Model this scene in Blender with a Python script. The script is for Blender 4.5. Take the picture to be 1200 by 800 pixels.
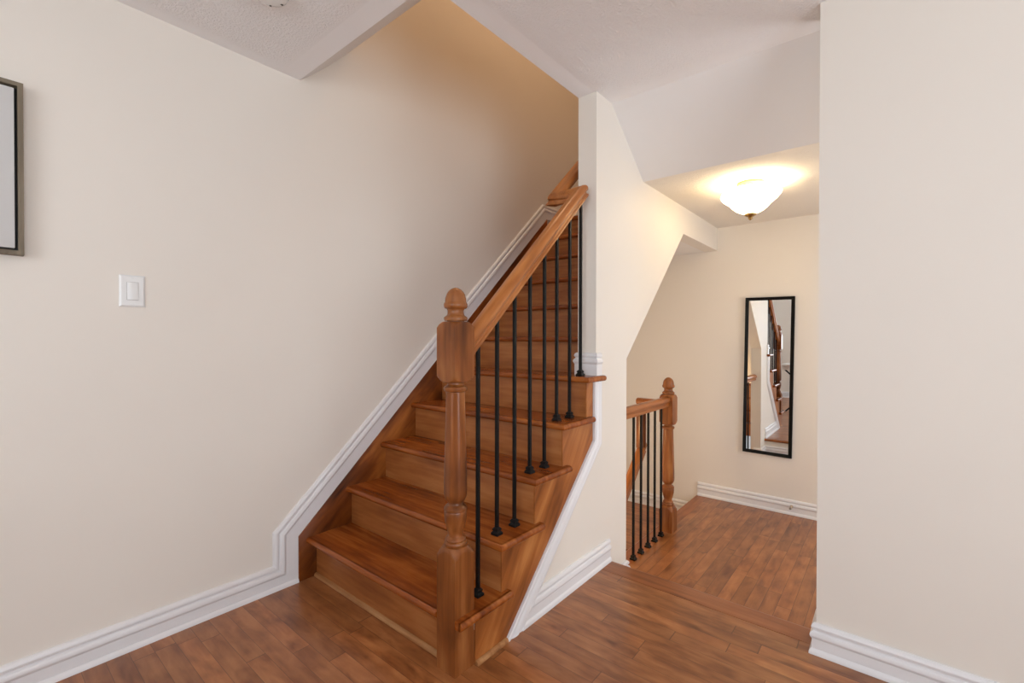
import bpy, bmesh, math, random
from mathutils import Vector, Matrix

random.seed(7)
scene = bpy.context.scene
C = scene.collection
for o in list(bpy.data.objects):
    bpy.data.objects.remove(o)

# ------------------------------------------------------------------ camera
EYE = 1.15
YAW, PITCH, ROLL, FOCAL = 0.690757599, 0.00797828279, 0.00138281207, 540.576503
cy_, sy_ = math.cos(YAW), math.sin(YAW)
base_m = Matrix(((cy_, sy_, 0), (0, 0, -1), (-sy_, cy_, 0)))          # rows: right, down, forward
cp, sp = math.cos(PITCH), math.sin(PITCH)
pitch_m = Matrix(((1, 0, 0), (0, cp, -sp), (0, sp, cp)))
cr, sr = math.cos(ROLL), math.sin(ROLL)
roll_m = Matrix(((cr, -sr, 0), (sr, cr, 0), (0, 0, 1)))
view_m = roll_m @ pitch_m @ base_m
right, down, fwd = view_m[0], view_m[1], view_m[2]
cam_data = bpy.data.cameras.new('camera')
cam_data.sensor_width = 36.0
cam_data.lens = FOCAL * 36.0 / 1200.0
cam_data.clip_start = 0.02
cam = bpy.data.objects.new('camera', cam_data)
C.objects.link(cam)
rot3 = Matrix((right, -down, -fwd)).transposed()
cam.matrix_world = Matrix.Translation((0, 0, EYE)) @ rot3.to_4x4()
scene.camera = cam

# ------------------------------------------------------------------ world, light, exposure
scene.view_settings.view_transform = 'Standard'
scene.view_settings.look = 'None'
scene.view_settings.gamma = 1.0
scene.view_settings.use_curve_mapping = False
scene.view_settings.exposure = 0.04
world = bpy.data.worlds.new('sky')
scene.world = world
world.use_nodes = True
world.node_tree.nodes['Background'].inputs[0].default_value = (0.75, 0.86, 1.0, 1)
world.node_tree.nodes['Background'].inputs[1].default_value = 1.0


def area_light(name, loc, direction, sx, sy, power, color):
    d = bpy.data.lights.new(name, 'AREA')
    d.shape = 'RECTANGLE'
    d.size, d.size_y = sx, sy
    d.energy = power
    d.color = color
    o = bpy.data.objects.new(name, d)
    o.location = loc
    o.rotation_euler = Vector(direction).to_track_quat('-Z', 'Y').to_euler()
    C.objects.link(o)
    return o


DAY = (0.885, 0.94, 1.0)
area_light('window_daylight', (-0.15, -2.13, 1.42), (0, 1, 0.40), 1.9, 1.25, 31, DAY)
area_light('patio_daylight', (2.55, -0.2, 1.15), (-1, 0, 0.62), 2.2, 1.9, 64, DAY)
area_light('entry_daylight', (1.13, 3.05, 0.95), (-1, 0, 0), 0.9, 1.3, 19, (0.95, 0.97, 1.0))
area_light('upstairs_lamp', (-1.7, 2.4, 4.7), (0, 0.0, -1), 0.4, 0.4, 13, (1.0, 0.66, 0.40))

# ------------------------------------------------------------------ dimensions (metres)
XL = -2.166            # left wall face
XW0, XW1 = -1.235, -1.132   # wall beside the stairs: left and right face
YE = 2.02              # its end
YB = 4.05              # far wall
YBACK = -2.2           # wall behind the camera
XR = 2.6               # right wall
ZC = 2.363             # ceiling
ZLC = 2.062            # low hall ceiling
ZLF = -0.19            # low hall floor
ZBL = -0.38            # basement landing
YN = 2.167             # edge of the upper floor
XE = -1.28             # edge of low hall floor above the basement stairs
Z1, RISE, Y1, RUN = 0.196, 0.192, 1.062, 0.2063
SLOPE = RISE / RUN


def lin(r, g, b):
    f = lambda c: (c / 255 / 12.92) if c / 255 <= 0.04045 else ((c / 255 + 0.055) / 1.055) ** 2.4
    return (f(r), f(g), f(b), 1.0)


# ------------------------------------------------------------------ materials
def new_mat(name):
    m = bpy.data.materials.new(name)
    m.use_nodes = True
    nt = m.node_tree
    return m, nt, nt.nodes['Principled BSDF']


def node(nt, kind, **kw):
    n = nt.nodes.new(kind)
    for k, v in kw.items():
        if isinstance(k, str) and k.startswith('i_'):
            n.inputs[int(k[2:])].default_value = v
        else:
            setattr(n, k, v)
    return n


def math_n(nt, op, a, b=None, c=None, clamp=False):
    n = nt.nodes.new('ShaderNodeMath')
    n.operation = op
    n.use_clamp = clamp
    for i, v in enumerate((a, b, c)):
        if v is None:
            continue
        if hasattr(v, 'links'):
            nt.links.new(v, n.inputs[i])
        else:
            n.inputs[i].default_value = v
    return n.outputs[0]


def simple_mat(name, col, rough=0.5, metal=0.0, coat=0.0, noise=0.0):
    m, nt, b = new_mat(name)
    b.inputs['Base Color'].default_value = col
    b.inputs['Roughness'].default_value = rough
    b.inputs['Metallic'].default_value = metal
    b.inputs['Coat Weight'].default_value = coat
    if noise:
        tc = node(nt, 'ShaderNodeTexCoord')
        nz = node(nt, 'ShaderNodeTexNoise')
        nz.inputs['Scale'].default_value = 6
        nz.inputs['Detail'].default_value = 4
        nt.links.new(tc.outputs['Object'], nz.inputs['Vector'])
        mr = node(nt, 'ShaderNodeMapRange')
        mr.inputs[3].default_value = 1 - noise
        mr.inputs[4].default_value = 1 + noise
        nt.links.new(nz.outputs[0], mr.inputs[0])
        hs = node(nt, 'ShaderNodeHueSaturation')
        hs.inputs['Color'].default_value = col
        nt.links.new(mr.outputs[0], hs.inputs['Value'])
        nt.links.new(hs.outputs[0], b.inputs['Base Color'])
    return m


def paint_mat(name, col):
    m, nt, b = new_mat(name)
    b.inputs['Roughness'].default_value = 0.55
    b.inputs['Specular IOR Level'].default_value = 0.25
    tc = node(nt, 'ShaderNodeTexCoord')
    nz = node(nt, 'ShaderNodeTexNoise')
    nz.inputs['Scale'].default_value = 1.7
    nz.inputs['Detail'].default_value = 5
    nt.links.new(tc.outputs['Object'], nz.inputs['Vector'])
    mr = node(nt, 'ShaderNodeMapRange')
    mr.inputs[3].default_value = 0.97
    mr.inputs[4].default_value = 1.03
    nt.links.new(nz.outputs[0], mr.inputs[0])
    hs = node(nt, 'ShaderNodeHueSaturation')
    hs.inputs['Color'].default_value = col
    nt.links.new(mr.outputs[0], hs.inputs['Value'])
    nt.links.new(hs.outputs[0], b.inputs['Base Color'])
    fine = node(nt, 'ShaderNodeTexNoise')
    fine.inputs['Scale'].default_value = 260
    nt.links.new(tc.outputs['Object'], fine.inputs['Vector'])
    bp = node(nt, 'ShaderNodeBump')
    bp.inputs['Strength'].default_value = 0.05
    bp.inputs['Distance'].default_value = 0.002
    nt.links.new(fine.outputs[0], bp.inputs['Height'])
    nt.links.new(bp.outputs[0], b.inputs['Normal'])
    return m


def ceiling_mat(name, col, mask):
    """stippled plaster with a smooth band along the edges; mask(nt, x, y) gives the distance to the nearest edge"""
    m, nt, b = new_mat(name)
    b.inputs['Base Color'].default_value = col
    b.inputs['Roughness'].default_value = 0.85
    b.inputs['Specular IOR Level'].default_value = 0.15
    tc = node(nt, 'ShaderNodeTexCoord')
    nz = node(nt, 'ShaderNodeTexNoise')
    nz.inputs['Scale'].default_value = 105
    nz.inputs['Detail'].default_value = 3
    nz.inputs['Roughness'].default_value = 0.6
    nt.links.new(tc.outputs['Object'], nz.inputs['Vector'])
    sx = node(nt, 'ShaderNodeSeparateXYZ')
    nt.links.new(tc.outputs['Object'], sx.inputs[0])
    d = mask(nt, sx.outputs[0], sx.outputs[1])
    sm = node(nt, 'ShaderNodeMapRange')
    sm.inputs[1].default_value = 0.085
    sm.inputs[2].default_value = 0.125
    nt.links.new(d, sm.inputs[0])
    h = math_n(nt, 'MULTIPLY', nz.outputs[0], sm.outputs[0])
    bp = node(nt, 'ShaderNodeBump')
    bp.inputs['Strength'].default_value = 0.75
    bp.inputs['Distance'].default_value = 0.008
    nt.links.new(h, bp.inputs['Height'])
    nt.links.new(bp.outputs[0], b.inputs['Normal'])
    return m


def wood_color(nt, vec, dark, mid, light, blotch=1.0, bscale=(2.2, 7, 7)):
    """vec: coordinates with the grain along X. Returns the colour and grain outputs."""
    mp = node(nt, 'ShaderNodeMapping')
    mp.inputs['Scale'].default_value = (1.6, 22, 22)
    nt.links.new(vec, mp.inputs[0])
    g = node(nt, 'ShaderNodeTexNoise')
    g.inputs['Scale'].default_value = 2.2
    g.inputs['Detail'].default_value = 5
    g.inputs['Roughness'].default_value = 0.5
    g.inputs['Distortion'].default_value = 0.12
    nt.links.new(mp.outputs[0], g.inputs['Vector'])
    mp2 = node(nt, 'ShaderNodeMapping')
    mp2.inputs['Scale'].default_value = bscale
    nt.links.new(vec, mp2.inputs[0])
    bl = node(nt, 'ShaderNodeTexNoise')
    bl.inputs['Scale'].default_value = 1.3
    bl.inputs['Detail'].default_value = 3
    bl.inputs['Distortion'].default_value = 0.4
    nt.links.new(mp2.outputs[0], bl.inputs['Vector'])
    s = math_n(nt, 'MULTIPLY', bl.outputs[0], 0.55 * blotch)
    s2 = math_n(nt, 'MULTIPLY_ADD', g.outputs[0], 1 - 0.55 * blotch, s)
    rp = node(nt, 'ShaderNodeValToRGB')
    cr_ = rp.color_ramp
    cr_.elements[0].position = 0.30
    cr_.elements[0].color = dark
    cr_.elements[1].position = 0.70
    cr_.elements[1].color = light
    e = cr_.elements.new(0.5)
    e.color = mid
    nt.links.new(s2, rp.inputs[0])
    return rp.outputs[0], g.outputs[0]


def wood_mat(name, dark, mid, light, axis='X', slope=0.0, rough=0.3, coat=0.10, blotch=1.0):
    m, nt, b = new_mat(name)
    tc = node(nt, 'ShaderNodeTexCoord')
    oi = node(nt, 'ShaderNodeObjectInfo')
    off = math_n(nt, 'MULTIPLY', oi.outputs['Random'], 37.0)
    add = node(nt, 'ShaderNodeVectorMath', operation='ADD')
    nt.links.new(tc.outputs['Object'], add.inputs[0])
    nt.links.new(off, add.inputs[1])
    mp = node(nt, 'ShaderNodeMapping')
    mp.vector_type = 'POINT'
    rot = {'X': (0, 0, 0), 'Y': (0, 0, -math.pi / 2), 'Z': (0, math.pi / 2, 0)}[axis]
    if slope:
        ang = math.atan(slope)
        mp0 = node(nt, 'ShaderNodeMapping')
        mp0.inputs['Rotation'].default_value = (-ang, 0, 0)
        nt.links.new(add.outputs[0], mp0.inputs[0])
        nt.links.new(mp0.outputs[0], mp.inputs[0])
    else:
        nt.links.new(add.outputs[0], mp.inputs[0])
    mp.inputs['Rotation'].default_value = rot
    col, g = wood_color(nt, mp.outputs[0], dark, mid, light, blotch)
    nt.links.new(col, b.inputs['Base Color'])
    b.inputs['Roughness'].default_value = rough
    b.inputs['Coat Weight'].default_value = coat
    b.inputs['Coat Roughness'].default_value = 0.18
    b.inputs['Specular IOR Level'].default_value = 0.32
    bp = node(nt, 'ShaderNodeBump')
    bp.inputs['Strength'].default_value = 0.06
    bp.inputs['Distance'].default_value = 0.002
    nt.links.new(g, bp.inputs['Height'])
    nt.links.new(bp.outputs[0], b.inputs['Normal'])
    return m


def plank_mat(name, along, width=0.0635, seamw=0.0008, length=0.55, phase=0.0, dark=None, mid=None, light=None):
    m, nt, b = new_mat(name)
    tc = node(nt, 'ShaderNodeTexCoord')
    sx = node(nt, 'ShaderNodeSeparateXYZ')
    nt.links.new(tc.outputs['Object'], sx.inputs[0])
    a, c = (sx.outputs[0], sx.outputs[1]) if along == 'X' else (sx.outputs[1], sx.outputs[0])
    v = math_n(nt, 'DIVIDE', math_n(nt, 'ADD', c, 20.0 + phase), width)
    row = math_n(nt, 'FLOOR', v)
    fv = math_n(nt, 'FRACT', v)
    wn = node(nt, 'ShaderNodeTexWhiteNoise', noise_dimensions='1D')
    nt.links.new(row, wn.inputs['W'])
    ln = math_n(nt, 'MULTIPLY_ADD', wn.outputs['Value'], 0.35, length)
    u = math_n(nt, 'ADD', math_n(nt, 'DIVIDE', math_n(nt, 'ADD', a, 20.0), ln), math_n(nt, 'MULTIPLY', wn.outputs['Value'], 91.7))
    idx = math_n(nt, 'FLOOR', u)
    fu = math_n(nt, 'FRACT', u)
    cmb = node(nt, 'ShaderNodeCombineXYZ')
    nt.links.new(row, cmb.inputs[0])
    nt.links.new(idx, cmb.inputs[1])
    wn2 = node(nt, 'ShaderNodeTexWhiteNoise', noise_dimensions='3D')
    nt.links.new(cmb.outputs[0], wn2.inputs['Vector'])
    # grain coordinates, shifted per board
    gv = node(nt, 'ShaderNodeCombineXYZ')
    nt.links.new(a, gv.inputs[0])
    nt.links.new(c, gv.inputs[1])
    nt.links.new(math_n(nt, 'MULTIPLY', wn2.outputs['Value'], 60.0), gv.inputs[2])
    col, g = wood_color(nt, gv.outputs[0], dark, mid, light, 1.3, (5, 13, 7))
    hs = node(nt, 'ShaderNodeHueSaturation')
    nt.links.new(col, hs.inputs['Color'])
    mr = node(nt, 'ShaderNodeMapRange')
    mr.inputs[3].default_value = 0.83
    mr.inputs[4].default_value = 1.15
    nt.links.new(wn2.outputs['Value'], mr.inputs[0])
    nt.links.new(mr.outputs[0], hs.inputs['Value'])
    # seams
    def edge(fr, size, w):
        e = math_n(nt, 'MINIMUM', fr, math_n(nt, 'SUBTRACT', 1.0, fr))
        e = math_n(nt, 'MULTIPLY', e, size)
        return math_n(nt, 'LESS_THAN', e, w)
    s1 = edge(fv, width, seamw)
    s2 = edge(fu, length, 0.0013)
    seam = math_n(nt, 'MAXIMUM', s1, s2)
    mx = node(nt, 'ShaderNodeMix', data_type='RGBA')
    nt.links.new(math_n(nt, 'MULTIPLY_ADD', s2, 0.55, math_n(nt, 'MULTIPLY', s1, 0.6), clamp=True), mx.inputs[0])
    nt.links.new(hs.outputs[0], mx.inputs[6])
    mx.inputs[7].default_value = lin(52, 30, 20)
    nt.links.new(mx.outputs[2], b.inputs['Base Color'])
    b.inputs['Roughness'].default_value = 0.34
    b.inputs['Specular IOR Level'].default_value = 0.5
    b.inputs['Coat Weight'].default_value = 0.3
    b.inputs['Coat Roughness'].default_value = 0.2
    hgt = math_n(nt, 'SUBTRACT', math_n(nt, 'MULTIPLY', g, 0.15), seam)
    bp = node(nt, 'ShaderNodeBump')
    bp.inputs['Strength'].default_value = 0.15
    bp.inputs['Distance'].default_value = 0.001
    nt.links.new(hgt, bp.inputs['Height'])
    nt.links.new(bp.outputs[0], b.inputs['Normal'])
    return m


WALL = paint_mat('wall_paint', lin(235, 228, 218))
WHITE = simple_mat('trim_white', lin(232, 231, 232), 0.35, coat=0.1)


def main_mask(nt, x, y):
    d = math_n(nt, 'MAXIMUM', math_n(nt, 'ADD', x, -XW0), math_n(nt, 'SUBTRACT', 1.045, y))
    d = math_n(nt, 'MINIMUM', d, math_n(nt, 'ADD', x, -XL + 0.03))
    return math_n(nt, 'MINIMUM', d, math_n(nt, 'SUBTRACT', 2.18 + 0.03, y))


def low_mask(nt, x, y):
    d = math_n(nt, 'MINIMUM', math_n(nt, 'ADD', x, -XW1 + 0.06), math_n(nt, 'SUBTRACT', YB + 0.06, y))
    return math_n(nt, 'MINIMUM', d, math_n(nt, 'SUBTRACT', y, 2.56 - 0.06))


CEIL = ceiling_mat('ceiling_stipple', lin(246, 244, 243), main_mask)
CEIL_LOW = ceiling_mat('hall_ceiling_stipple', lin(238, 230, 218), low_mask)
SOFFIT = paint_mat('soffit_paint', lin(238, 235, 232))

FLOOR_X = plank_mat('floor_planks', 'X', phase=-0.0155, dark=lin(112, 62, 30), mid=lin(158, 98, 54), light=lin(184, 124, 76))
FLOOR_Y = plank_mat('hall_floor_planks', 'Y', seamw=0.0012, width=0.0635, length=0.5, dark=lin(108, 58, 28), mid=lin(150, 92, 48), light=lin(174, 114, 66))
TREAD = wood_mat('tread_wood', lin(92, 40, 10), lin(142, 72, 24), lin(182, 106, 46), 'X', rough=0.26)
RISER = wood_mat('riser_wood', lin(128, 70, 32), lin(164, 100, 52), lin(186, 124, 72), 'X', rough=0.35)
SKIRT = wood_mat('skirt_wood', lin(50, 20, 4), lin(122, 62, 20), lin(178, 106, 46), 'Y', SLOPE, rough=0.32, blotch=1.5)
STRING = wood_mat('stringer_wood', lin(104, 54, 20), lin(164, 96, 44), lin(202, 136, 76), 'Y', 1.5, rough=0.38, blotch=1.3)
NEWEL = wood_mat('newel_wood', lin(76, 36, 12), lin(136, 77, 35), lin(182, 120, 68), 'Z', rough=0.3, blotch=1.25)
FINIAL = wood_mat('turned_finial_wood', lin(92, 48, 20), lin(142, 84, 42), lin(172, 112, 62), 'Z', rough=0.22)
RAILW = wood_mat('rail_wood', lin(126, 68, 26), lin(174, 106, 52), lin(204, 138, 80), 'Y', SLOPE, rough=0.3)
NOSE = wood_mat('nosing_board_wood', lin(112, 62, 34), lin(148, 90, 54), lin(166, 106, 68), 'X', rough=0.3)
RAWWOOD = wood_mat('shoe_molding_wood', lin(116, 68, 36), lin(172, 120, 74), lin(198, 152, 104), 'X', rough=0.45, coat=0.0)
BLACK = simple_mat('black_iron', lin(7, 8, 8), 0.5)
BLACK.node_tree.nodes['Principled BSDF'].inputs['Specular IOR Level'].default_value = 0.25
MIRROR_FRAME = simple_mat('black_frame', lin(8, 9, 8), 0.55)
MIRROR_FRAME.node_tree.nodes['Principled BSDF'].inputs['Specular IOR Level'].default_value = 0.2
MIRROR = simple_mat('mirror_glass', (0.92, 0.93, 0.92, 1), 0.0, 1.0)
PLASTIC = simple_mat('white_plastic', lin(236, 236, 234), 0.25)
DARKSLOT = simple_mat('dark_slot', lin(60, 58, 56), 0.6)
BRASS = simple_mat('antique_brass', lin(176, 146, 96), 0.3, 1.0)
CANOPY = simple_mat('canopy_metal', lin(150, 124, 84), 0.5, 0.6)
NICKEL = simple_mat('brushed_nickel', lin(196, 182, 160), 0.32, 1.0)
GREYWOOD = wood_mat('weathered_frame_wood', lin(92, 82, 68), lin(124, 112, 94), lin(146, 134, 116), 'Z', rough=0.6, coat=0.0)
CANVAS = simple_mat('white_canvas', lin(212, 211, 209), 0.7, noise=0.02)
BLACKGAP = simple_mat('frame_gap', lin(26, 24, 22), 0.7)
TABLETOP = simple_mat('table_white', lin(236, 232, 226), 0.3)


# ------------------------------------------------------------------ mesh helpers
class MB:
    def __init__(self):
        self.v, self.f = [], []

    def add(self, verts, faces):
        n = len(self.v)
        self.v += [tuple(p) for p in verts]
        self.f += [tuple(i + n for i in f) for f in faces]
        return self

    def box(self, x0, x1, y0, y1, z0, z1):
        vs = [(x, y, z) for z in (z0, z1) for (x, y) in ((x0, y0), (x1, y0), (x1, y1), (x0, y1))]
        return self.add(vs, [(3, 2, 1, 0), (4, 5, 6, 7), (0, 1, 5, 4), (1, 2, 6, 5), (2, 3, 7, 6), (3, 0, 4, 7)])

    def prism_x(self, poly, x0, x1):
        """polygon in (y, z), extruded along x"""
        n = len(poly)
        vs = [(x0, y, z) for y, z in poly] + [(x1, y, z) for y, z in poly]
        fs = [tuple(range(n)), tuple(range(2 * n - 1, n - 1, -1))]
        fs += [(i, (i + 1) % n, n + (i + 1) % n, n + i) for i in range(n)]
        return self.add(vs, fs)

    def prism_z(self, poly, z0, z1):
        n = len(poly)
        vs = [(x, y, z0) for x, y in poly] + [(x, y, z1) for x, y in poly]
        fs = [tuple(range(n)), tuple(range(2 * n - 1, n - 1, -1))]
        fs += [(i, (i + 1) % n, n + (i + 1) % n, n + i) for i in range(n)]
        return self.add(vs, fs)

    def sweep(self, path, prof, mode, ref=None, flip=1, start_n=None, end_n=None, caps=True):
        """closed profile (u, v) along a polyline with mitred corners"""
        P = [Vector(p) for p in path]
        T = [(P[i + 1] - P[i]).normalized() for i in range(len(P) - 1)]

        def frame(t):
            if mode == 'wall':      # u = out of the wall, v = across the strip
                u = Vector(ref)
                return u, u.cross(t).normalized() * flip
            if mode == 'plan':      # v = up, u = sideways
                v = Vector((0, 0, 1))
                return t.cross(v).normalized() * flip, v
            up = Vector(ref) if ref else Vector((0, 0, 1))   # rail
            u = t.cross(up).normalized()
            return u, u.cross(t).normalized()
        rings = []
        for j, p in enumerate(P):
            t = T[min(j, len(T) - 1)]
            if j == 0:
                nrm = Vector(start_n) if start_n else t
            elif j == len(P) - 1:
                t = T[-1]
                nrm = Vector(end_n) if end_n else t
            else:
                t = T[j - 1]
                nrm = T[j - 1] + T[j]
            u, v = frame(t)
            ring = []
            for a, b in prof:
                q = u * a + v * b
                q = q - t * (q.dot(nrm) / t.dot(nrm))
                ring.append(p + q)
            rings.append(ring)
        n = len(prof)
        vs = [q for r in rings for q in r]
        fs = []
        for j in range(len(P) - 1):
            for i in range(n):
                k = (i + 1) % n
                fs.append((j * n + i, j * n + k, (j + 1) * n + k, (j + 1) * n + i))
        if caps:
            fs.append(tuple(range(n - 1, -1, -1)))
            fs.append(tuple((len(P) - 1) * n + i for i in range(n)))
        return self.add(vs, fs)

    def polar(self, rings, seg=32, phase=0.0, center=(0, 0, 0), fn=None):
        """rings: list of (z, data); fn(theta, data) -> radius"""
        fn = fn or (lambda th, r: r)
        cx, cy, cz = center
        vs, fs = [], []
        for z, d in rings:
            for i in range(seg):
                th = phase + 2 * math.pi * i / seg
                r = max(fn(th, d), 1e-5)
                vs.append((cx + r * math.cos(th), cy + r * math.sin(th), cz + z))
        for j in range(len(rings) - 1):
            for i in range(seg):
                k = (i + 1) % seg
                fs.append((j * seg + i, j * seg + k, (j + 1) * seg + k, (j + 1) * seg + i))
        fs.append(tuple(range(seg - 1, -1, -1)))
        fs.append(tuple((len(rings) - 1) * seg + i for i in range(seg)))
        return self.add(vs, fs)

    def rod(self, p0, p1, r0, r1=None, seg=12):
        r1 = r0 if r1 is None else r1
        p0, p1 = Vector(p0), Vector(p1)
        t = (p1 - p0).normalized()
        a = t.orthogonal().normalized()
        b = t.cross(a)
        vs = []
        for p, r in ((p0, r0), (p1, r1)):
            for i in range(seg):
                th = 2 * math.pi * i / seg
                vs.append(p + a * (r * math.cos(th)) + b * (r * math.sin(th)))
        fs = [(i, (i + 1) % seg, seg + (i + 1) % seg, seg + i) for i in range(seg)]
        fs += [tuple(range(seg - 1, -1, -1)), tuple(range(seg, 2 * seg))]
        return self.add(vs, fs)

    def build(self, name, mat, parent=None, bevel=0.0, smooth=True, angle=35, origin=None):
        me = bpy.data.meshes.new(name)
        me.from_pydata(self.v, [], self.f)
        bm = bmesh.new()
        bm.from_mesh(me)
        bmesh.ops.remove_doubles(bm, verts=bm.verts, dist=1e-6)
        bmesh.ops.recalc_face_normals(bm, faces=bm.faces)
        if bevel:
            es = [e for e in bm.edges if len(e.link_faces) == 2 and e.calc_face_angle(0) > 0.5]
            bmesh.ops.bevel(bm, geom=es, offset=bevel, segments=2, profile=0.5, affect='EDGES', clamp_overlap=True)
        if origin:
            bmesh.ops.translate(bm, verts=bm.verts, vec=[-c for c in origin])
        bm.to_mesh(me)
        bm.free()
        me.materials.append(mat)
        if smooth:
            for p in me.polygons:
                p.use_smooth = True
            me.set_sharp_from_angle(angle=math.radians(angle))
        o = bpy.data.objects.new(name, me)
        C.objects.link(o)
        if origin and not parent:
            o.location = origin
        if parent:
            o.parent = parent
        return o


def structure(o):
    o['kind'] = 'structure'
    return o


def thing(name, label, cat, loc=(0, 0, 0), group=None):
    o = bpy.data.objects.new(name, None)
    o.empty_display_size = 0.05
    C.objects.link(o)
    o.location = loc
    o['label'] = label
    o['category'] = cat
    if group:
        o['group'] = group
    return o


# ------------------------------------------------------------------ room shell
ZTOP = 4.8
structure(MB().box(XL - 0.12, XL, YBACK - 0.12, YB + 0.12, -2.0, ZTOP).build('wall_left', WALL, smooth=False))
# far wall, from the basement landing to the upper storey
structure(MB().box(XL, 1.2, YB, YB + 0.12, -2.0, ZTOP).build('wall_far', WALL, smooth=False))
# wall between the stairs and the hall
sl0 = lambda y: 0.085 + SLOPE * (y - 1.2965)
poly = [(1.30, 0.0), (YN - 0.02, 0.0), (YN - 0.02, ZLF), (2.36, ZLF), (2.36, 1.037), (3.244, 1.876), (YB, 1.876), (YB, ZTOP),
        (YE, ZTOP), (YE, sl0(YE)), (1.30, sl0(1.30))]
structure(MB().prism_x(poly, XW0, XW1).build('wall_stair', WALL, smooth=False))
# stairwell wall above the ceiling opening
structure(MB().box(XW0, XW1, 1.045, YE, ZC + 0.25, ZTOP).build('wall_upper', WALL, smooth=False))
structure(MB().box(XL, XW1, 0.925, 1.045, ZC + 0.25, ZTOP).build('wall_upper_front', WALL, smooth=False))
structure(MB().box(XL, XW1, 0.925, YB, ZTOP, ZTOP + 0.1).build('ceiling_upper', SOFFIT, smooth=False))
# partition on the right
XP = -0.211
structure(MB().box(XP, XR, 2.005, 2.125, -0.0, ZC).build('wall_partition', WALL, smooth=False))
# right wall with a wide patio opening, back wall with a window
zo0, zo1, yo0, yo1 = 0.12, 2.12, -1.35, 0.95
m = MB().box(XR, XR + 0.12, YBACK, yo0, 0, ZC).box(XR, XR + 0.12, yo1, 2.125, 0, ZC)
m.box(XR, XR + 0.12, yo0, yo1, 0, zo0).box(XR, XR + 0.12, yo0, yo1, zo1, ZC)
structure(m.build('wall_right', WALL, smooth=False))
xo0, xo1, zw0, zw1 = -1.15, 0.85, 0.78, 2.08
m = MB().box(XL, xo0, YBACK - 0.12, YBACK, 0, ZC).box(xo1, XR + 0.12, YBACK - 0.12, YBACK, 0, ZC)
m.box(xo0, xo1, YBACK - 0.12, YBACK, 0, zw0).box(xo0, xo1, YBACK - 0.12, YBACK, zw1, ZC)
structure(m.build('wall_back', WALL, smooth=False))


def window(name, axis, a0, a1, z0, z1, d0, d1, bars):
    m = MB()
    w = 0.05
    def bx(p0, p1, q0, q1):
        if axis == 'X':
            m.box(p0, p1, d0, d1, q0, q1)
        else:
            m.box(d0, d1, p0, p1, q0, q1)
    bx(a0, a0 + w, z0, z1)
    bx(a1 - w, a1, z0, z1)
    bx(a0 + w, a1 - w, z0, z0 + w)
    bx(a0 + w, a1 - w, z1 - w, z1)
    for i in range(1, bars + 1):
        c = a0 + (a1 - a0) * i / (bars + 1)
        bx(c - 0.025, c + 0.025, z0 + w, z1 - w)
    o = structure(m.build(name, WHITE))
    g = MB()
    mid = (d0 + d1) / 2
    if axis == 'X':
        g.box(a0 + w, a1 - w, mid - 0.004, mid + 0.004, z0 + w, z1 - w)
    else:
        g.box(mid - 0.004, mid + 0.004, a0 + w, a1 - w, z0 + w, z1 - w)
    gm, nt, b = new_mat('window_glass')
    b.inputs['Transmission Weight'].default_value = 1
    b.inputs['Roughness'].default_value = 0.0
    b.inputs['IOR'].default_value = 1.1
    g.build('pane', gm, o)


window('window_1', 'X', xo0, xo1, zw0, zw1, YBACK - 0.10, YBACK - 0.04, 1)
window('window_2', 'Y', yo0, yo1, zo0, zo1, XR + 0.04, XR + 0.10, 1)

# ceilings
m = MB().prism_z([(XL, YBACK), (XR, YBACK), (XR, 2.18), (XW1, 2.18), (XW1, YE), (XW0, YE), (XW0, 1.045), (XL, 1.045)], ZC, ZC + 0.25)
structure(m.build('ceiling', CEIL, smooth=False))
# slanted lower edge of the stairwell header
m = MB()
arc = [(1.045, ZC + 0.0005)]
for i in range(9):
    a = i / 8
    arc.append((1.06 + 0.25 * a, ZC + 0.012 + 0.215 * a + 0.035 * a * a))
arc += [(1.045, ZC + 0.262)]
m.prism_x(arc, XL, XW0)
structure(m.build('trim_header', SOFFIT, angle=60))
# slanted bulkhead and low hall ceiling
XH = 1.2
m = MB().prism_x([(2.18, ZC), (2.575, ZLC + 0.0005), (2.575, ZC + 0.25), (2.18, ZC + 0.25)], XW1, XH)
structure(m.build('ceiling_bulkhead', SOFFIT, smooth=False))
structure(MB().box(XW1, XH, 2.575, YB, ZLC, ZLC + 0.25).build('ceiling_hall', CEIL_LOW, smooth=False))
m = MB().box(XH, XH + 0.12, 2.125, 2.55, ZLF - 0.2, ZC + 0.25).box(XH, XH + 0.12, 3.55, YB, ZLF - 0.2, ZC + 0.25)
m.box(XH, XH + 0.12, 2.55, 3.55, ZLF - 0.2, 0.25).box(XH, XH + 0.12, 2.55, 3.55, 1.65, ZC + 0.25)
structure(m.build('wall_hall', WALL, smooth=False))
window('window_3', 'Y', 2.55, 3.55, 0.25, 1.65, XH + 0.04, XH + 0.10, 1)
# underside of the upper landing and of the stairs, above the basement stairs
m = MB().prism_x([(1.9, 1.037 - 0.949 * 0.46), (2.36, 1.037), (3.244, 1.876), (YB, 1.876), (YB, 1.888), (3.239, 1.888), (2.355, 1.049), (1.895, 0.6125)], XL, XW0)
structure(m.build('ceiling_alcove', SOFFIT, smooth=False))

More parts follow.
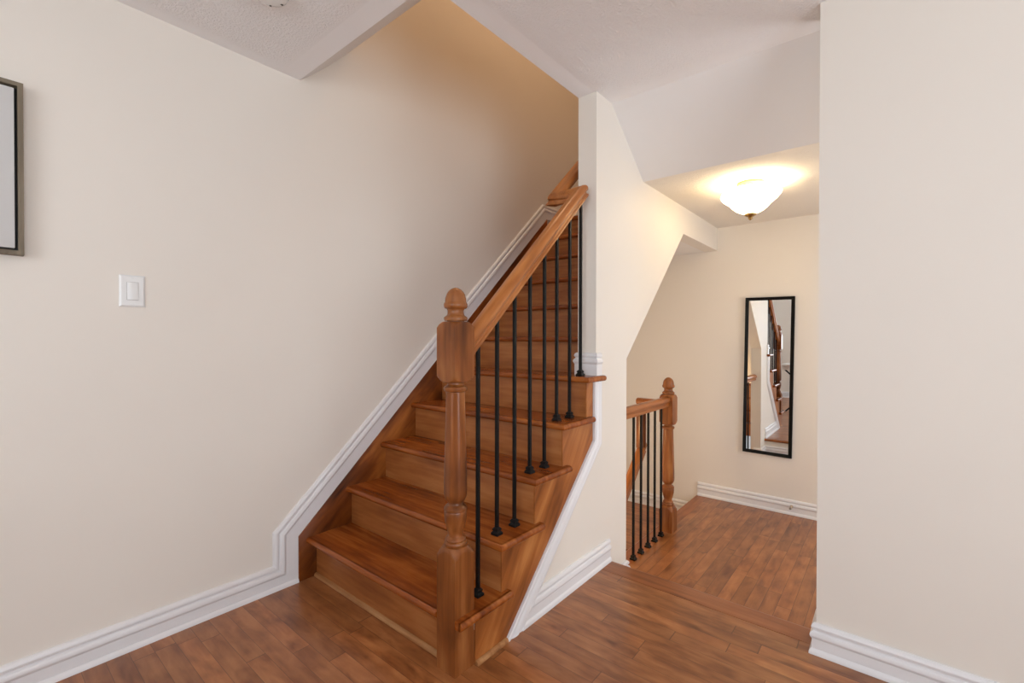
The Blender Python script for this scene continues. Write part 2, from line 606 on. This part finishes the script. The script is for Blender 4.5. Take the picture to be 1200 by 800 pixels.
# floors
NB = 0.122            # nosing board
FT = 0.03
m = MB().box(XL, XR, YBACK, 1.30, -0.16, 0.0).box(XW1 - 0.05, XR, 1.30, YN - NB, -0.16, 0.0)
structure(m.build('floor', FLOOR_X, smooth=False))
prof = [(0.0022, 0), (0.0022, -FT), (0.10, -FT), (0.112, -0.027), (0.119, -0.021), (0.122, -0.014), (0.119, -0.006), (0.112, -0.0015), (0.104, 0)]
m = MB().sweep([(XW1 - 0.0, YN - NB + 0.001, 0), (XP, YN - NB + 0.001, 0)], prof, 'plan', flip=-1)
structure(m.build('trim_nosing', NOSE, angle=30))
m = MB().box(XP, XR, YN - NB, 2.125, -0.16, 0)
structure(m.build('floor_threshold', FLOOR_X, smooth=False))
# riser below the nosing
structure(MB().box(XW1, XH, YN - NB, YN - 0.025, ZLF, -FT - 0.0005).build('wall_step', WALL, smooth=False))
m = MB().box(XE + 0.085, XH, YN - 0.025, YB, ZLF - 0.16, ZLF)
structure(m.build('floor_hall', FLOOR_Y, smooth=False))
# border board along the opening
HB = wood_mat('border_board_wood', lin(116, 62, 32), lin(152, 90, 52), lin(170, 108, 66), 'Y', rough=0.3)
prof = [(0.085, 0), (0.085, -FT), (-0.0, -FT), (-0.012, -0.024), (-0.015, -0.015), (-0.012, -0.006), (-0.003, 0)]
m = MB().sweep([(XE, 2.36, ZLF + 0.0008), (XE, YB, ZLF + 0.0008)], prof, 'plan', flip=1)
structure(m.build('trim_border', HB, angle=30))
structure(MB().box(XE, XE + 0.085, 2.142, YB, -2.0, ZLF - FT - 0.0005).build('wall_basement', WALL, smooth=False))
# upper landing
structure(MB().box(XL, XW0, Y1 + 10 * RUN + 0.06, YB, 1.93, Z1 + 10 * RISE).build('floor_landing', FLOOR_X, smooth=False))

# ------------------------------------------------------------------ baseboards and white trim
BH = 0.112
BASE = [(0, 0), (0.021, 0), (0.021, 0.008), (0.017, 0.017), (0.013, 0.021), (0.0125, 0.056), (0.0150, 0.0585), (0.0185, 0.066), (0.0185, 0.072), (0.015, 0.080),
        (0.0095, 0.084), (0.0095, 0.089), (0.0135, 0.093), (0.0145, 0.099), (0.0115, 0.107), (0.006, BH), (0, BH)]
BASE_PLAIN = [(0, 0), (0.0125, 0), (0.0125, 0.056), (0.0150, 0.0585), (0.0185, 0.066), (0.0185, 0.072), (0.015, 0.080),
              (0.0095, 0.084), (0.0095, 0.089), (0.0135, 0.093), (0.0145, 0.099), (0.0115, 0.107), (0.006, BH), (0, BH)]
SKZ = lambda y: 0.214 + 0.938 * (y - 1.028)
YS, YT = 1.028, 3.04
ztl = Z1 + 10 * RISE
m = MB().sweep([(XL, YBACK, 0), (XL, YS, 0), (XL, YS, SKZ(YS)), (XL, YT, SKZ(YT)), (XL, YB, SKZ(YT))], BASE_PLAIN, 'wall', ref=(1, 0, 0))
SHOE = [(0.012, 0), (0.0225, 0), (0.0222, 0.006), (0.0195, 0.013), (0.0155, 0.0175), (0.012, 0.019)]
m.sweep([(XL, YBACK, 0), (XL, YS - 0.001, 0)], SHOE, 'wall', ref=(1, 0, 0))
structure(m.build('baseboard_left', WHITE, angle=25))
# white casing that edges the wooden stringer
CAS = [(0, 0), (0.016, 0), (0.019, 0.004), (0.019, 0.012), (0.0155, 0.0165), (0.0155, 0.020), (0.0185, 0.026), (0.0205, 0.034), (0.0205, 0.046), (0.017, 0.052),
       (0.0155, 0.0545), (0.0175, 0.060), (0.0165, 0.067), (0.010, 0.073), (0, 0.075)]
m = MB().sweep([(XW1, 1.322, 0.0), (XW1, 1.985, 0.652), (XW1, 1.985, Z1 + 4 * RISE - 0.028)], CAS, 'wall', ref=(1, 0, 0), flip=-1, start_n=(0, 0, 1))
structure(m.build('trim_stringer', WHITE, angle=25))
dirn = Vector((0, -SLOPE, 1)).normalized()
m = MB().sweep([(XW1, 1.415, 0), (XW1, YN - 0.012, 0)], BASE, 'wall', ref=(1, 0, 0), start_n=(0, SLOPE, -1))
structure(m.build('baseboard_stair', WHITE, angle=25))
# base around the wall end on the fifth tread
z5 = Z1 + 4 * RISE
m = MB().sweep([(XW0, 2.085, z5), (XW0, YE, z5), (XW1, YE, z5), (XW1, 2.06, z5)], BASE_PLAIN, 'plan', flip=1)
structure(m.build('baseboard_wall_end', WHITE, angle=25))
m = MB().sweep([(XP, 2.125, 0), (XP, 2.005, 0), (XR, 2.005, 0)], BASE, 'plan', flip=1)
structure(m.build('baseboard_right', WHITE, angle=25))
m = MB().sweep([(XE, YB, ZLF + 0.001), (XH, YB, ZLF + 0.001)], BASE, 'plan', flip=1)
structure(m.build('baseboard_far', WHITE, angle=25))
m = MB().sweep([(XL, YB, ZBL), (XE, YB, ZBL)], BASE, 'plan', flip=1)
structure(m.build('baseboard_landing', WHITE, angle=25))
m = MB().sweep([(XW1, YN - 0.024, ZLF), (XW1, 2.36, ZLF), (XW1 - 0.07, 2.36, ZLF)], BASE, 'plan', flip=1)
structure(m.build('baseboard_jamb', WHITE, angle=25))
m = MB().sweep([(XH, YN - 0.025, ZLF), (XW1, YN - 0.025, ZLF)], BASE, 'plan', flip=1)
structure(m.build('baseboard_step', WHITE, angle=25))
m = MB().sweep([(XR, YBACK, 0), (XL, YBACK, 0)], BASE, 'plan', flip=1)
structure(m.build('baseboard_back', WHITE, angle=25))

# ------------------------------------------------------------------ staircase
stairs = thing('staircase', 'wooden staircase with brown treads and risers climbing along the cream left wall', 'staircase', (0, 0, 0))
TH = 0.027
XTR = -1.094           # outer end of the open treads
XS = -1.127            # outer face of the stringer
XSK = XL + 0.018       # inner face of left skirt board
RO = 0.035
NSEG = 7


def nose_prof():
    r = TH / 2
    pts = [(-0.004, 0), (-0.004, -TH)]
    for i in range(NSEG + 1):
        a = -math.pi / 2 + math.pi * i / NSEG
        pts.append((0.010 + r * math.cos(a) * 0.95 - 0.010, -r + r * math.sin(a)))
    return pts


for k in range(1, 11):
    zk = Z1 + (k - 1) * RISE
    yk = Y1 + (k - 1) * RUN
    yr = yk + RO + (0.018 if k == 1 else 0)     # front of riser below
    yn = yk + RUN + RO                          # front of next riser
    r = TH / 2
    # tread with bullnose front edge, mitred round the open end on the lowest five
    m = MB()
    yf = yk + r
    if k == 1:
        m.prism_z([(XSK, yf), (-1.2248, yf), (-1.2248, 1.165), (XTR - r, 1.165), (XTR - r, yn), (XSK, yn)], zk - TH, zk)
        m.sweep([(XSK, yf, zk), (-1.2248, yf, zk)], nose_prof(), 'plan')
        m.box(-1.1312, XTR - r, 1.068, 1.165, zk - TH, zk)
        m.sweep([(XTR - r, 1.068, zk), (XTR - r, 1.337, zk)], nose_prof(), 'plan')
        m.box(XS, XTR - r, yn, 1.337, zk - TH, zk)
    elif k <= 5:
        yend = yk + 0.275 if k < 5 else YE + 0.042
        if k < 5:
            m.prism_z([(XSK, yf), (XTR - r, yf), (XTR - r, yend), (XS, yend), (XS, yn), (XSK, yn)], zk - TH, zk)
        else:
            m.prism_z([(XSK, yf), (XTR - r, yf), (XTR - r, yend), (XW1 + 0.0005, yend), (XW1 + 0.0005, YE - 0.0005), (XW0 - 0.0005, YE - 0.0005), (XW0 - 0.0005, yn), (XSK, yn)], zk - TH, zk)
        m.sweep([(XSK, yf, zk), (XTR - r, yf, zk), (XTR - r, yend, zk)], nose_prof(), 'plan')
    else:
        m.box(XSK, XW0 - 0.02, yf, yn, zk - TH, zk)
        m.sweep([(XSK, yf, zk), (XW0 - 0.02, yf, zk)], nose_prof(), 'plan')
    m.build('tread', TREAD, stairs, angle=40)
    # riser
    zb = 0.0 if k == 1 else zk - RISE
    xr = -1.2248 if k == 1 else (XW1 + 0.0005 if k <= 5 else XW0 - 0.02)
    MB().box(XSK, xr, yr, yr + 0.016, zb, zk - TH).build('riser', RISER, stairs, smooth=False)
# last riser and nosing at the landing
yk = Y1 + 10 * RUN
MB().box(XSK, XW0 - 0.02, yk + RO, yk + RO + 0.016, Z1 + 9 * RISE, ztl - TH).build('riser', RISER, stairs, smooth=False)
m = MB().box(XSK, XW0 - 0.02, yk + TH / 2, yk + 0.06, ztl - TH, ztl)
m.sweep([(XSK, yk + TH / 2, ztl), (XW0 - 0.02, yk + TH / 2, ztl)], nose_prof(), 'plan')
m.build('tread', TREAD, stairs, angle=40)
# wooden skirt boards on both walls
low = lambda y: SKZ(y) - 0.30
m = MB().prism_x([(YS, 0), (YS, SKZ(YS)), (YT, SKZ(YT)), (YT, low(YT)), (1.30, 0)], XL + 0.0005, XSK)
sk = m.build('skirt_board', SKIRT, stairs, bevel=0.0015)
ya = 2.1
m = MB().prism_x([(ya, SKZ(ya) - 0.30), (ya, SKZ(ya)), (YT, SKZ(YT)), (YT, low(YT)), (ya + 0.05, low(ya + 0.05))], XW0 - 0.0185, XW0 - 0.0005)
m.build('skirt_board', SKIRT, stairs, bevel=0.0015)
# open side stringer, cut to the steps
pts = [(1.163, 0.0), (1.32, 0.0), (1.98, 0.652), (1.98, Z1 + 4 * RISE - TH)]
for k in range(5, 1, -1):
    yy = Y1 + (k - 1) * RUN + RO
    zt = Z1 + (k - 1) * RISE - TH
    if k < 5:
        pts.append((yy + RUN, zt))
    pts.append((yy, zt))
    pts.append((yy, zt - RISE))
pts.append((1.163, Z1 - TH))
m = MB().prism_x(pts, XW1 + 0.0005, XS + 0.0008)
m.build('stringer', STRING, stairs, smooth=False)
# light quarter-round at the floor
QR = [(0, 0), (0.014, 0), (0.0135, 0.006), (0.010, 0.011), (0.005, 0.0138), (0, 0.0145)]
q = MB().sweep([(XSK, Y1 + RO + 0.018, 0.0), (-1.2248, Y1 + RO + 0.018, 0.0)], QR, 'plan', flip=1).build('shoe_molding', RAWWOOD, stairs)
q['label'] = 'pale quarter round molding at the foot of the lowest riser'
q2 = MB().sweep([(XS + 0.001, 1.163, 0.0), (XS + 0.001, 1.33, 0.0)], QR, 'plan', flip=1).build('shoe_molding', RAWWOOD, stairs)
q2['label'] = 'pale quarter round molding along the open side'

# ------------------------------------------------------------------ balustrades
# newel post: a turned post whose square blocks are a square cut by a circle of changing radius
NP = [  # (z, circle radius, kind)  kind: 0 round, 1 octagonal shaft
    (0.385, 0.075, 0), (0.397, 0.0655, 0), (0.408, 0.0565, 0), (0.418, 0.049, 0), (0.427, 0.043, 0), (0.4295, 0.036, 0),
    (0.431, 0.038, 0), (0.436, 0.0395, 0), (0.441, 0.038, 0), (0.444, 0.034, 0), (0.449, 0.036, 0), (0.454, 0.034, 0), (0.460, 0.028, 0), (0.467, 0.0265, 0),
    (0.478, 0.0285, 0), (0.495, 0.0335, 0), (0.515, 0.038, 0), (0.533, 0.040, 0), (0.546, 0.0402, 0), (0.549, 0.039, 0), (0.5515, 0.041, 0), (0.558, 0.0405, 0),
    (0.564, 0.036, 0), (0.570, 0.027, 0), (0.575, 0.0255, 0), (0.578, 0.0255, 0), (0.579, 0.029, 0), (0.587, 0.0345, 1), (0.600, 0.040, 1), (0.612, 0.0415, 1),
    (0.66, 0.0412, 1), (0.954, 0.0335, 1), (0.958, 0.0335, 0), (0.962, 0.0335, 0), (0.965, 0.039, 0), (0.970, 0.0415, 0), (0.976, 0.0415, 0), (0.981, 0.038, 0), (0.983, 0.032, 0),
    (0.988, 0.028, 0), (0.9945, 0.028, 0), (0.9955, 0.043, 0), (0.998, 0.0475, 0), (1.001, 0.0515, 0), (1.005, 0.0560, 0), (1.010, 0.0602, 0), (1.017, 0.0652, 0), (1.024, 0.08, 0), (1.178, 0.08, 0), (1.185, 0.0652, 0), (1.192, 0.0602, 0),
    (1.197, 0.0560, 0), (1.201, 0.0515, 0), (1.204, 0.0475, 0), (1.2062, 0.043, 0), (1.2066, 0.030, 0), (1.2085, 0.030, 0), (1.2090, 0.0395, 0), (1.215, 0.0415, 0), (1.221, 0.0405, 0), (1.226, 0.034, 0), (1.229, 0.0305, 0), (1.236, 0.0285, 0),
    (1.244, 0.0285, 0), (1.250, 0.031, 0), (1.252, 0.037, 0), (1.254, 0.039, 0), (1.260, 0.0415, 0), (1.268, 0.0410, 0), (1.273, 0.038, 0), (1.276, 0.0372, 0), (1.288, 0.0362, 0), (1.300, 0.0325, 0), (1.310, 0.027, 0), (1.318, 0.019, 0),
    (1.323, 0.010, 0), (1.325, 0.001, 0)]
HALF = 0.046


def newel_radius(th, d):
    r, kind = d
    sq = HALF / max(abs(math.cos(th)), abs(math.sin(th)))
    if kind == 1:
        a = (th + math.pi / 8) % (math.pi / 4) - math.pi / 8
        return min(r * 0.965 / math.cos(a), r * 1.02)
    return min(sq, r)


def newel(base_top, top, loc, parent):
    src0, src1 = 0.427, 1.325
    sc = (top - base_top) / (src1 - src0)
    body, fin = [(0.0, (0.075, 0))], []
    for z, r, kind in NP:
        zz = base_top + (z - src0) * sc
        if z <= 1.2066:
            body.append((zz, (r, kind)))
        if z >= 1.2066:
            fin.append((zz, r))
    o = MB().polar(body, 64, 0, loc, newel_radius).build('newel_post', NEWEL, parent, angle=30)
    f = MB().polar(fin, 48, 0, loc).build('finial', FINIAL, o, angle=50)
    return o


RAIL = [(-0.021, -0.029), (-0.024, -0.027), (-0.024, -0.020), (-0.020, -0.016), (-0.020, -0.008), (-0.029, -0.002), (-0.0315, 0.006), (-0.0305, 0.014), (-0.026, 0.021), (-0.017, 0.026), (-0.007, 0.0285),
        (0.007, 0.0285), (0.017, 0.026), (0.026, 0.021), (0.0305, 0.014), (0.0315, 0.006), (0.029, -0.002), (0.020, -0.008), (0.020, -0.016), (0.024, -0.020), (0.024, -0.027), (0.021, -0.029)]


RAIL = [(u, v * 1.14) for u, v in RAIL]


def baluster_mesh(h):
    """square iron bar along z from 0 to h"""
    m = MB()
    a = 0.0060
    m.polar([(0.0, a * 1.4142), (h, a * 1.4142)], 4, math.pi / 4)
    return m


def shoe_mesh():
    m = MB()
    q = 1.4142
    m.polar([(0.0, 0.0165 * q), (0.008, 0.0165 * q), (0.013, 0.0125 * q), (0.0155, 0.0105 * q), (0.0165, 0.0105 * q), (0.0175, 0.013 * q), (0.023, 0.013 * q), (0.0275, 0.009 * q), (0.029, 0.0085 * q)], 4, math.pi / 4)
    return m


def balusters(parent, places):
    """places: (x, y, z, height, tilt)"""
    shoe_me = None
    for i, (x, y, z, h) in enumerate(places):
        b = baluster_mesh(h).build('baluster', BLACK, parent, smooth=False)
        b.location = (x, y, z + 0.0004)
        if shoe_me is None:
            s = shoe_mesh().build('shoe', BLACK, b, bevel=0.0008, smooth=False)
            shoe_me = s
        else:
            s = shoe_me.copy()
            C.objects.link(s)
            s.parent = b


bal = thing('stair_balustrade', 'wooden newel post and sloping handrail with black iron balusters on the staircase', 'balustrade', (0, 0, 0))
NX, NY = -1.178, 1.116
newel(0.427, 1.325, (NX, NY, 0), bal)
XRL = -1.180           # rail line
rail_c = lambda y: 1.103 + 0.952 * (y - 1.16)     # centre height of the rail
m = MB()
yj = 1.985
XU = -1.335
ym = yj - 0.034
ye_ = 3.0
m.sweep([(XRL, NY + HALF - 0.004, rail_c(NY + HALF)), (XRL, ym, rail_c(ym)), (XU, ym, rail_c(ym)), (XU, ye_, rail_c(ym) + SLOPE * (ye_ - ym))],
        RAIL, 'rail', start_n=(0, 1, 0), end_n=(0, 1, 0))
m.build('handrail', RAILW, bal, angle=40)
pl = []
by = [1.231, 1.337, 1.444, 1.546, 1.651, 1.747, 1.855, 1.953]
for i, y in enumerate(by):
    k = 1 if i == 0 else 2 + (i - 1) // 2
    z = Z1 + (k - 1) * RISE
    pl.append((XRL, y, z, rail_c(y) - 0.034 - z))
balusters(bal, pl)

low_bal = thing('landing_balustrade', 'level balustrade of five black balusters with wooden newel in the lower hall', 'balustrade', (0, 0, 0))
N2X, N2Y = -1.205, 3.168
newel(0.178, 1.067, (N2X, N2Y, ZLF), low_bal)
m = MB()
zr2 = 0.712
XB = -1.205
RAILH = wood_mat('level_rail_wood', lin(120, 64, 24), lin(160, 94, 44), lin(186, 118, 62), 'Y', 0, rough=0.3)
m.sweep([(XB, 2.36, zr2), (XB, N2Y - HALF + 0.002, zr2)], RAIL, 'rail')
m.build('handrail', RAILH, low_bal, angle=40)
balusters(low_bal, [(XB, y, ZLF, zr2 - 0.028 - ZLF) for y in (2.612, 2.720, 2.828, 2.934, 3.042)])

# ------------------------------------------------------------------ basement stairs and their handrail
bs = thing('basement_stairs', 'wooden basement stairs starting at a sunken landing behind the lower balustrade', 'staircase', (0, 0, 0))
YBL = 3.1
m = MB().box(XL + 0.001, XE - 0.001, YBL, YB - 0.001, ZBL - 0.03, ZBL)
r = 0.0135
m.build('landing', FLOOR_X, bs, smooth=False)
for i in range(1, 7):
    z = ZBL - 0.19 * i
    y1 = YBL - 0.21 * (i - 1)
    MB().box(XL + 0.001, XE - 0.001, y1 - 0.235, y1, z - 0.027, z).build('tread', TREAD, bs, bevel=0.004)
    MB().box(XL + 0.001, XE - 0.001, y1 + 0.002, y1 + 0.018, z, z + 0.163 if i > 1 else z + 0.16).build('riser', RISER, bs, smooth=False)
rail = thing('handrail', 'wooden handrail with a dropped bend beside the basement stairs, behind the lower balusters', 'handrail', (0, 0, 0))
zt = 0.684
xg, yg = -1.40, 3.165
m = MB()
m.sweep([(N2X - HALF - 0.0005, yg, zt), (xg - 0.03, yg, zt)], RAIL, 'rail')
m.build('level_rail', RAILH, rail, angle=40)
m = MB()
m.sweep([(xg, yg - 0.005, zt - 0.03), (xg, yg - 0.005, 0.36)], RAIL, 'rail', ref=(0, 1, 0))
m.build('drop_rail', NEWEL, rail, angle=40)
m = MB()
m.sweep([(xg, yg + 0.024, 0.362), (xg, 1.95, 0.362 - 0.905 * (yg + 0.024 - 1.95))], RAIL, 'rail', start_n=(0, -1, 0))
m.build('sloping_rail', RAILW, rail, angle=40)

# ------------------------------------------------------------------ ceiling light
LX, LY = -0.652, 2.985
lamp = thing('ceiling_light', 'semi flush ceiling light with white glass bowl and brass finial in the hall', 'ceiling light', (LX, LY, ZLC))
MB().polar([(0, 0.072), (-0.006, 0.074), (-0.014, 0.070), (-0.020, 0.062), (-0.030, 0.058), (-0.034, 0.03)], 40).build('canopy', CANOPY, lamp, angle=50)
MB().polar([(-0.034, 0.008), (-0.19, 0.008)], 12).build('stem', NICKEL, lamp)
gm, nt, b = new_mat('bowl_glass')
b.inputs['Base Color'].default_value = lin(250, 246, 238)
b.inputs['Roughness'].default_value = 0.3
b.inputs['Emission Color'].default_value = (1.0, 0.83, 0.55, 1)
b.inputs['Emission Strength'].default_value = 5.0
tr = node(nt, 'ShaderNodeBsdfTranslucent')
tr.inputs[0].default_value = (1, 0.95, 0.85, 1)
mx = node(nt, 'ShaderNodeMixShader')
mx.inputs[0].default_value = 0.22
nt.links.new(b.outputs[0], mx.inputs[1])
nt.links.new(tr.outputs[0], mx.inputs[2])
nt.links.new(mx.outputs[0], nt.nodes['Material Output'].inputs['Surface'])
bowl = [(-0.052, 0.150), (-0.058, 0.158), (-0.068, 0.161), (-0.080, 0.157), (-0.094, 0.146), (-0.108, 0.130), (-0.120, 0.115), (-0.132, 0.104), (-0.146, 0.092), (-0.160, 0.076), (-0.172, 0.055), (-0.180, 0.034), (-0.183, 0.012)]
m = MB()
seg = 56
for z, r in bowl:
    for i in range(seg):
        th = 2 * math.pi * i / seg
        rr = r * (1 + 0.018 * math.cos(8 * th) * max(0.0, (r - 0.05) / 0.11))
        m.v.append((rr * math.cos(th), rr * math.sin(th), z))
for z, r in reversed(bowl):
    for i in range(seg):
        th = 2 * math.pi * i / seg
        rr = (r - 0.005) * (1 + 0.018 * math.cos(8 * th) * max(0.0, (r - 0.05) / 0.11))
        m.v.append((rr * math.cos(th), rr * math.sin(th), z + 0.002))
n = len(bowl) * 2
for j in range(n):
    for i in range(seg):
        k = (i + 1) % seg
        j2 = (j + 1) % n
        m.f.append((j * seg + i, j * seg + k, j2 * seg + k, j2 * seg + i))
m.build('glass_bowl', gm, lamp, angle=60)
MB().polar([(-0.182, 0.030), (-0.186, 0.033), (-0.191, 0.031), (-0.196, 0.022), (-0.200, 0.014), (-0.204, 0.010), (-0.207, 0.0125), (-0.211, 0.012), (-0.216, 0.007), (-0.220, 0.002)], 28).build('finial', BRASS, lamp, angle=50)
pd = bpy.data.lights.new('hall_bulb', 'POINT')
pd.energy = 12
pd.color = (1.0, 0.80, 0.50)
pd.shadow_soft_size = 0.03
po = bpy.data.objects.new('hall_bulb', pd)
po.location = (0.06, 0, -0.095)
C.objects.link(po)
po.parent = lamp

bd = bpy.data.lights.new('basement_bulb', 'POINT')
bd.energy = 10
bd.color = (1.0, 0.68, 0.34)
bd.shadow_soft_size = 0.06
bo = bpy.data.objects.new('basement_bulb', bd)
bo.location = (-1.75, 2.35, 0.35)
C.objects.link(bo)

# ------------------------------------------------------------------ mirror on the far wall
mw, mh, fw, fd = 0.340, 1.228, 0.024, 0.022
mir = thing('wall_mirror', 'tall narrow mirror in a thin black frame on the hall wall', 'mirror', (-0.750, YB, 0.241 + mh / 2))
mir.rotation_euler = (0, math.radians(0.75), 0)
fp = [(0, 0), (0, fd), (0.004, fd), (0.010, fd - 0.003), (0.020, fd - 0.008), (fw, fd - 0.010), (fw, 0)]
m = MB()
cor = [(-1, -1), (1, -1), (1, 1), (-1, 1)]
vs = []
for sx_, sz_ in cor:
    for a, d in fp:
        vs.append((sx_ * (mw / 2 - a), -d, sz_ * (mh / 2 - a)))
n = len(fp)
fs = []
for j in range(4):
    for i in range(n):
        k = (i + 1) % n
        j2 = (j + 1) % 4
        fs.append((j * n + i, j * n + k, j2 * n + k, j2 * n + i))
m.add(vs, fs)
m.build('frame', MIRROR_FRAME, mir, angle=20)
MB().box(-mw / 2 + 0.016, mw / 2 - 0.016, -0.0105, -0.002, -mh / 2 + 0.016, mh / 2 - 0.016).build('mirror_glass', MIRROR, mir, smooth=False)

# ------------------------------------------------------------------ light switch
sw = thing('light_switch', 'white light switch with one rocker on the cream left wall', 'light switch', (XL, 0.420, 1.320))
pw, ph, pt = 0.076, 0.116, 0.007
vs = [(0, -pw / 2, -ph / 2), (0, pw / 2, -ph / 2), (0, pw / 2, ph / 2), (0, -pw / 2, ph / 2),
      (0.003, -pw / 2, -ph / 2), (0.003, pw / 2, -ph / 2), (0.003, pw / 2, ph / 2), (0.003, -pw / 2, ph / 2),
      (pt, -pw / 2 + 0.006, -ph / 2 + 0.006), (pt, pw / 2 - 0.006, -ph / 2 + 0.006), (pt, pw / 2 - 0.006, ph / 2 - 0.006), (pt, -pw / 2 + 0.006, ph / 2 - 0.006)]
fs = [(3, 2, 1, 0)] + [(a, (a + 1) % 4, 4 + (a + 1) % 4, 4 + a) for a in range(4)] + [(4 + a, 4 + (a + 1) % 4, 8 + (a + 1) % 4, 8 + a) for a in range(4)] + [(8, 9, 10, 11)]
MB().add(vs, fs).build('wall_plate', PLASTIC, sw, angle=15)
rw, rh = 0.0325, 0.064
rk = [(pt - 0.001, rh / 2), (pt + 0.0025, rh / 2), (pt + 0.0012, 0.004), (pt + 0.006, -rh / 2), (pt - 0.001, -rh / 2)]
m = MB()
n = len(rk)
m.add([(x, -rw / 2, z) for x, z in rk] + [(x, rw / 2, z) for x, z in rk],
      [tuple(range(n)), tuple(range(2 * n - 1, n - 1, -1))] + [(i, (i + 1) % n, n + (i + 1) % n, n + i) for i in range(n)])
m.build('rocker', PLASTIC, sw, bevel=0.0006)
gp = MB()
for y0, y1, z0, z1 in ((-rw / 2 - 0.001, -rw / 2, -rh / 2 - 0.001, rh / 2 + 0.001), (rw / 2, rw / 2 + 0.001, -rh / 2 - 0.001, rh / 2 + 0.001),
                       (-rw / 2, rw / 2, rh / 2, rh / 2 + 0.001), (-rw / 2, rw / 2, -rh / 2 - 0.001, -rh / 2)):
    gp.box(pt - 0.0005, pt + 0.0002, y0, y1, z0, z1)
gp.build('rocker_gap', simple_mat('gap_grey', lin(168, 164, 160), 0.6), sw, smooth=False)
for zs in (0.0475, -0.0475):
    sc = MB().rod((pt - 0.001, 0, zs), (pt + 0.0012, 0, zs), 0.0032, 0.0026, 14).build('screw', PLASTIC, sw)

# ------------------------------------------------------------------ framed picture
pz0, pz1, py1, py0 = 1.410, 1.952, 0.144, -0.62
pic = thing('framed_picture', 'blank white canvas in a thin grey wood floating frame at the left edge', 'picture', (XL, (py0 + py1) / 2, (pz0 + pz1) / 2))
W, H = (py1 - py0), (pz1 - pz0)
fwid, fdep = 0.013, 0.038


def ring_bars(m, w, h, t, x0, x1):
    m.box(x0, x1, -w / 2, w / 2, h / 2 - t, h / 2).box(x0, x1, -w / 2, w / 2, -h / 2, -h / 2 + t)
    m.box(x0, x1, -w / 2, -w / 2 + t, -h / 2 + t, h / 2 - t).box(x0, x1, w / 2 - t, w / 2, -h / 2 + t, h / 2 - t)
    return m


ring_bars(MB(), W, H, fwid, 0.001, fdep).build('frame', GREYWOOD, pic, smooth=False)
MB().box(0.002, 0.012, -W / 2 + fwid, W / 2 - fwid, -H / 2 + fwid, H / 2 - fwid).build('backing', BLACKGAP, pic, smooth=False)
g = fwid + 0.007
MB().box(0.012, fdep - 0.004, -W / 2 + g, W / 2 - g, -H / 2 + g, H / 2 - g).build('canvas', CANVAS, pic, bevel=0.0015)

# ------------------------------------------------------------------ smoke detector
sd = thing('smoke_detector', 'round white smoke detector on the ceiling near the left wall', 'smoke detector', (-1.676, 0.704, ZC))
MB().polar([(0, 0.066), (-0.008, 0.066), (-0.010, 0.064)], 40).build('base', PLASTIC, sd, angle=40)
MB().polar([(-0.010, 0.060), (-0.020, 0.059), (-0.028, 0.055), (-0.033, 0.047), (-0.035, 0.036), (-0.0352, 0.001)], 48).build('cover', PLASTIC, sd, angle=60)
for i in range(6):
    a = 2 * math.pi * (i + 0.55) / 6
    m = MB().box(0.039, 0.047, -0.0035, 0.0035, -0.0345, -0.030)
    s = m.build('vent_slot', DARKSLOT, sd, smooth=False)
    s.rotation_euler = (0, 0, a)

# ------------------------------------------------------------------ door stop
ds = thing('door_stop', 'small spring door stop screwed to the far white baseboard below the mirror', 'door stop', (-0.585, YB - 0.013, -0.122))
MB().rod((0, 0, 0), (0, -0.008, 0), 0.011, 0.009, 20).build('base_plate', NICKEL, ds)
m = MB()
turns, per = 11, 12
prev = None
pts = [Vector((0.0055 * math.cos(2 * math.pi * i / per), -0.008 - 0.052 * i / (turns * per), 0.0055 * math.sin(2 * math.pi * i / per))) for i in range(turns * per + 1)]
for i in range(len(pts) - 1):
    m.rod(pts[i], pts[i + 1], 0.0017, seg=6)
m.build('spring', NICKEL, ds)
MB().rod((0, -0.058, 0), (0, -0.072, 0), 0.0085, 0.0078, 20).build('bumper', simple_mat('grey_rubber', lin(150, 146, 138), 0.6), ds)

# ------------------------------------------------------------------ table seen in the mirror
tb = thing('side_table', 'white topped table with crossed dark legs, seen in the mirror', 'table', (-0.97, -0.40, 0))
MB().box(-0.40, 0.40, -0.28, 0.28, 0.718, 0.742).build('tabletop', TABLETOP, tb, bevel=0.006)
for ys in (-0.20, 0.20):
    for xs in (-0.36, 0.27):
        MB().box(xs, xs + 0.09, ys - 0.03, ys + 0.03, 0.655, 0.717).build('leg_block', TABLETOP, tb, bevel=0.004)
for ys in (-0.20, 0.20):
    MB().rod((-0.33, ys + 0.014, 0.66), (0.33, ys + 0.014, 0.004), 0.012).build('leg', BLACK, tb)
    MB().rod((0.33, ys - 0.014, 0.66), (-0.33, ys - 0.014, 0.004), 0.012).build('leg', BLACK, tb)
MB().rod((0, -0.2, 0.332), (0, 0.2, 0.332), 0.009).build('stretcher', BLACK, tb)
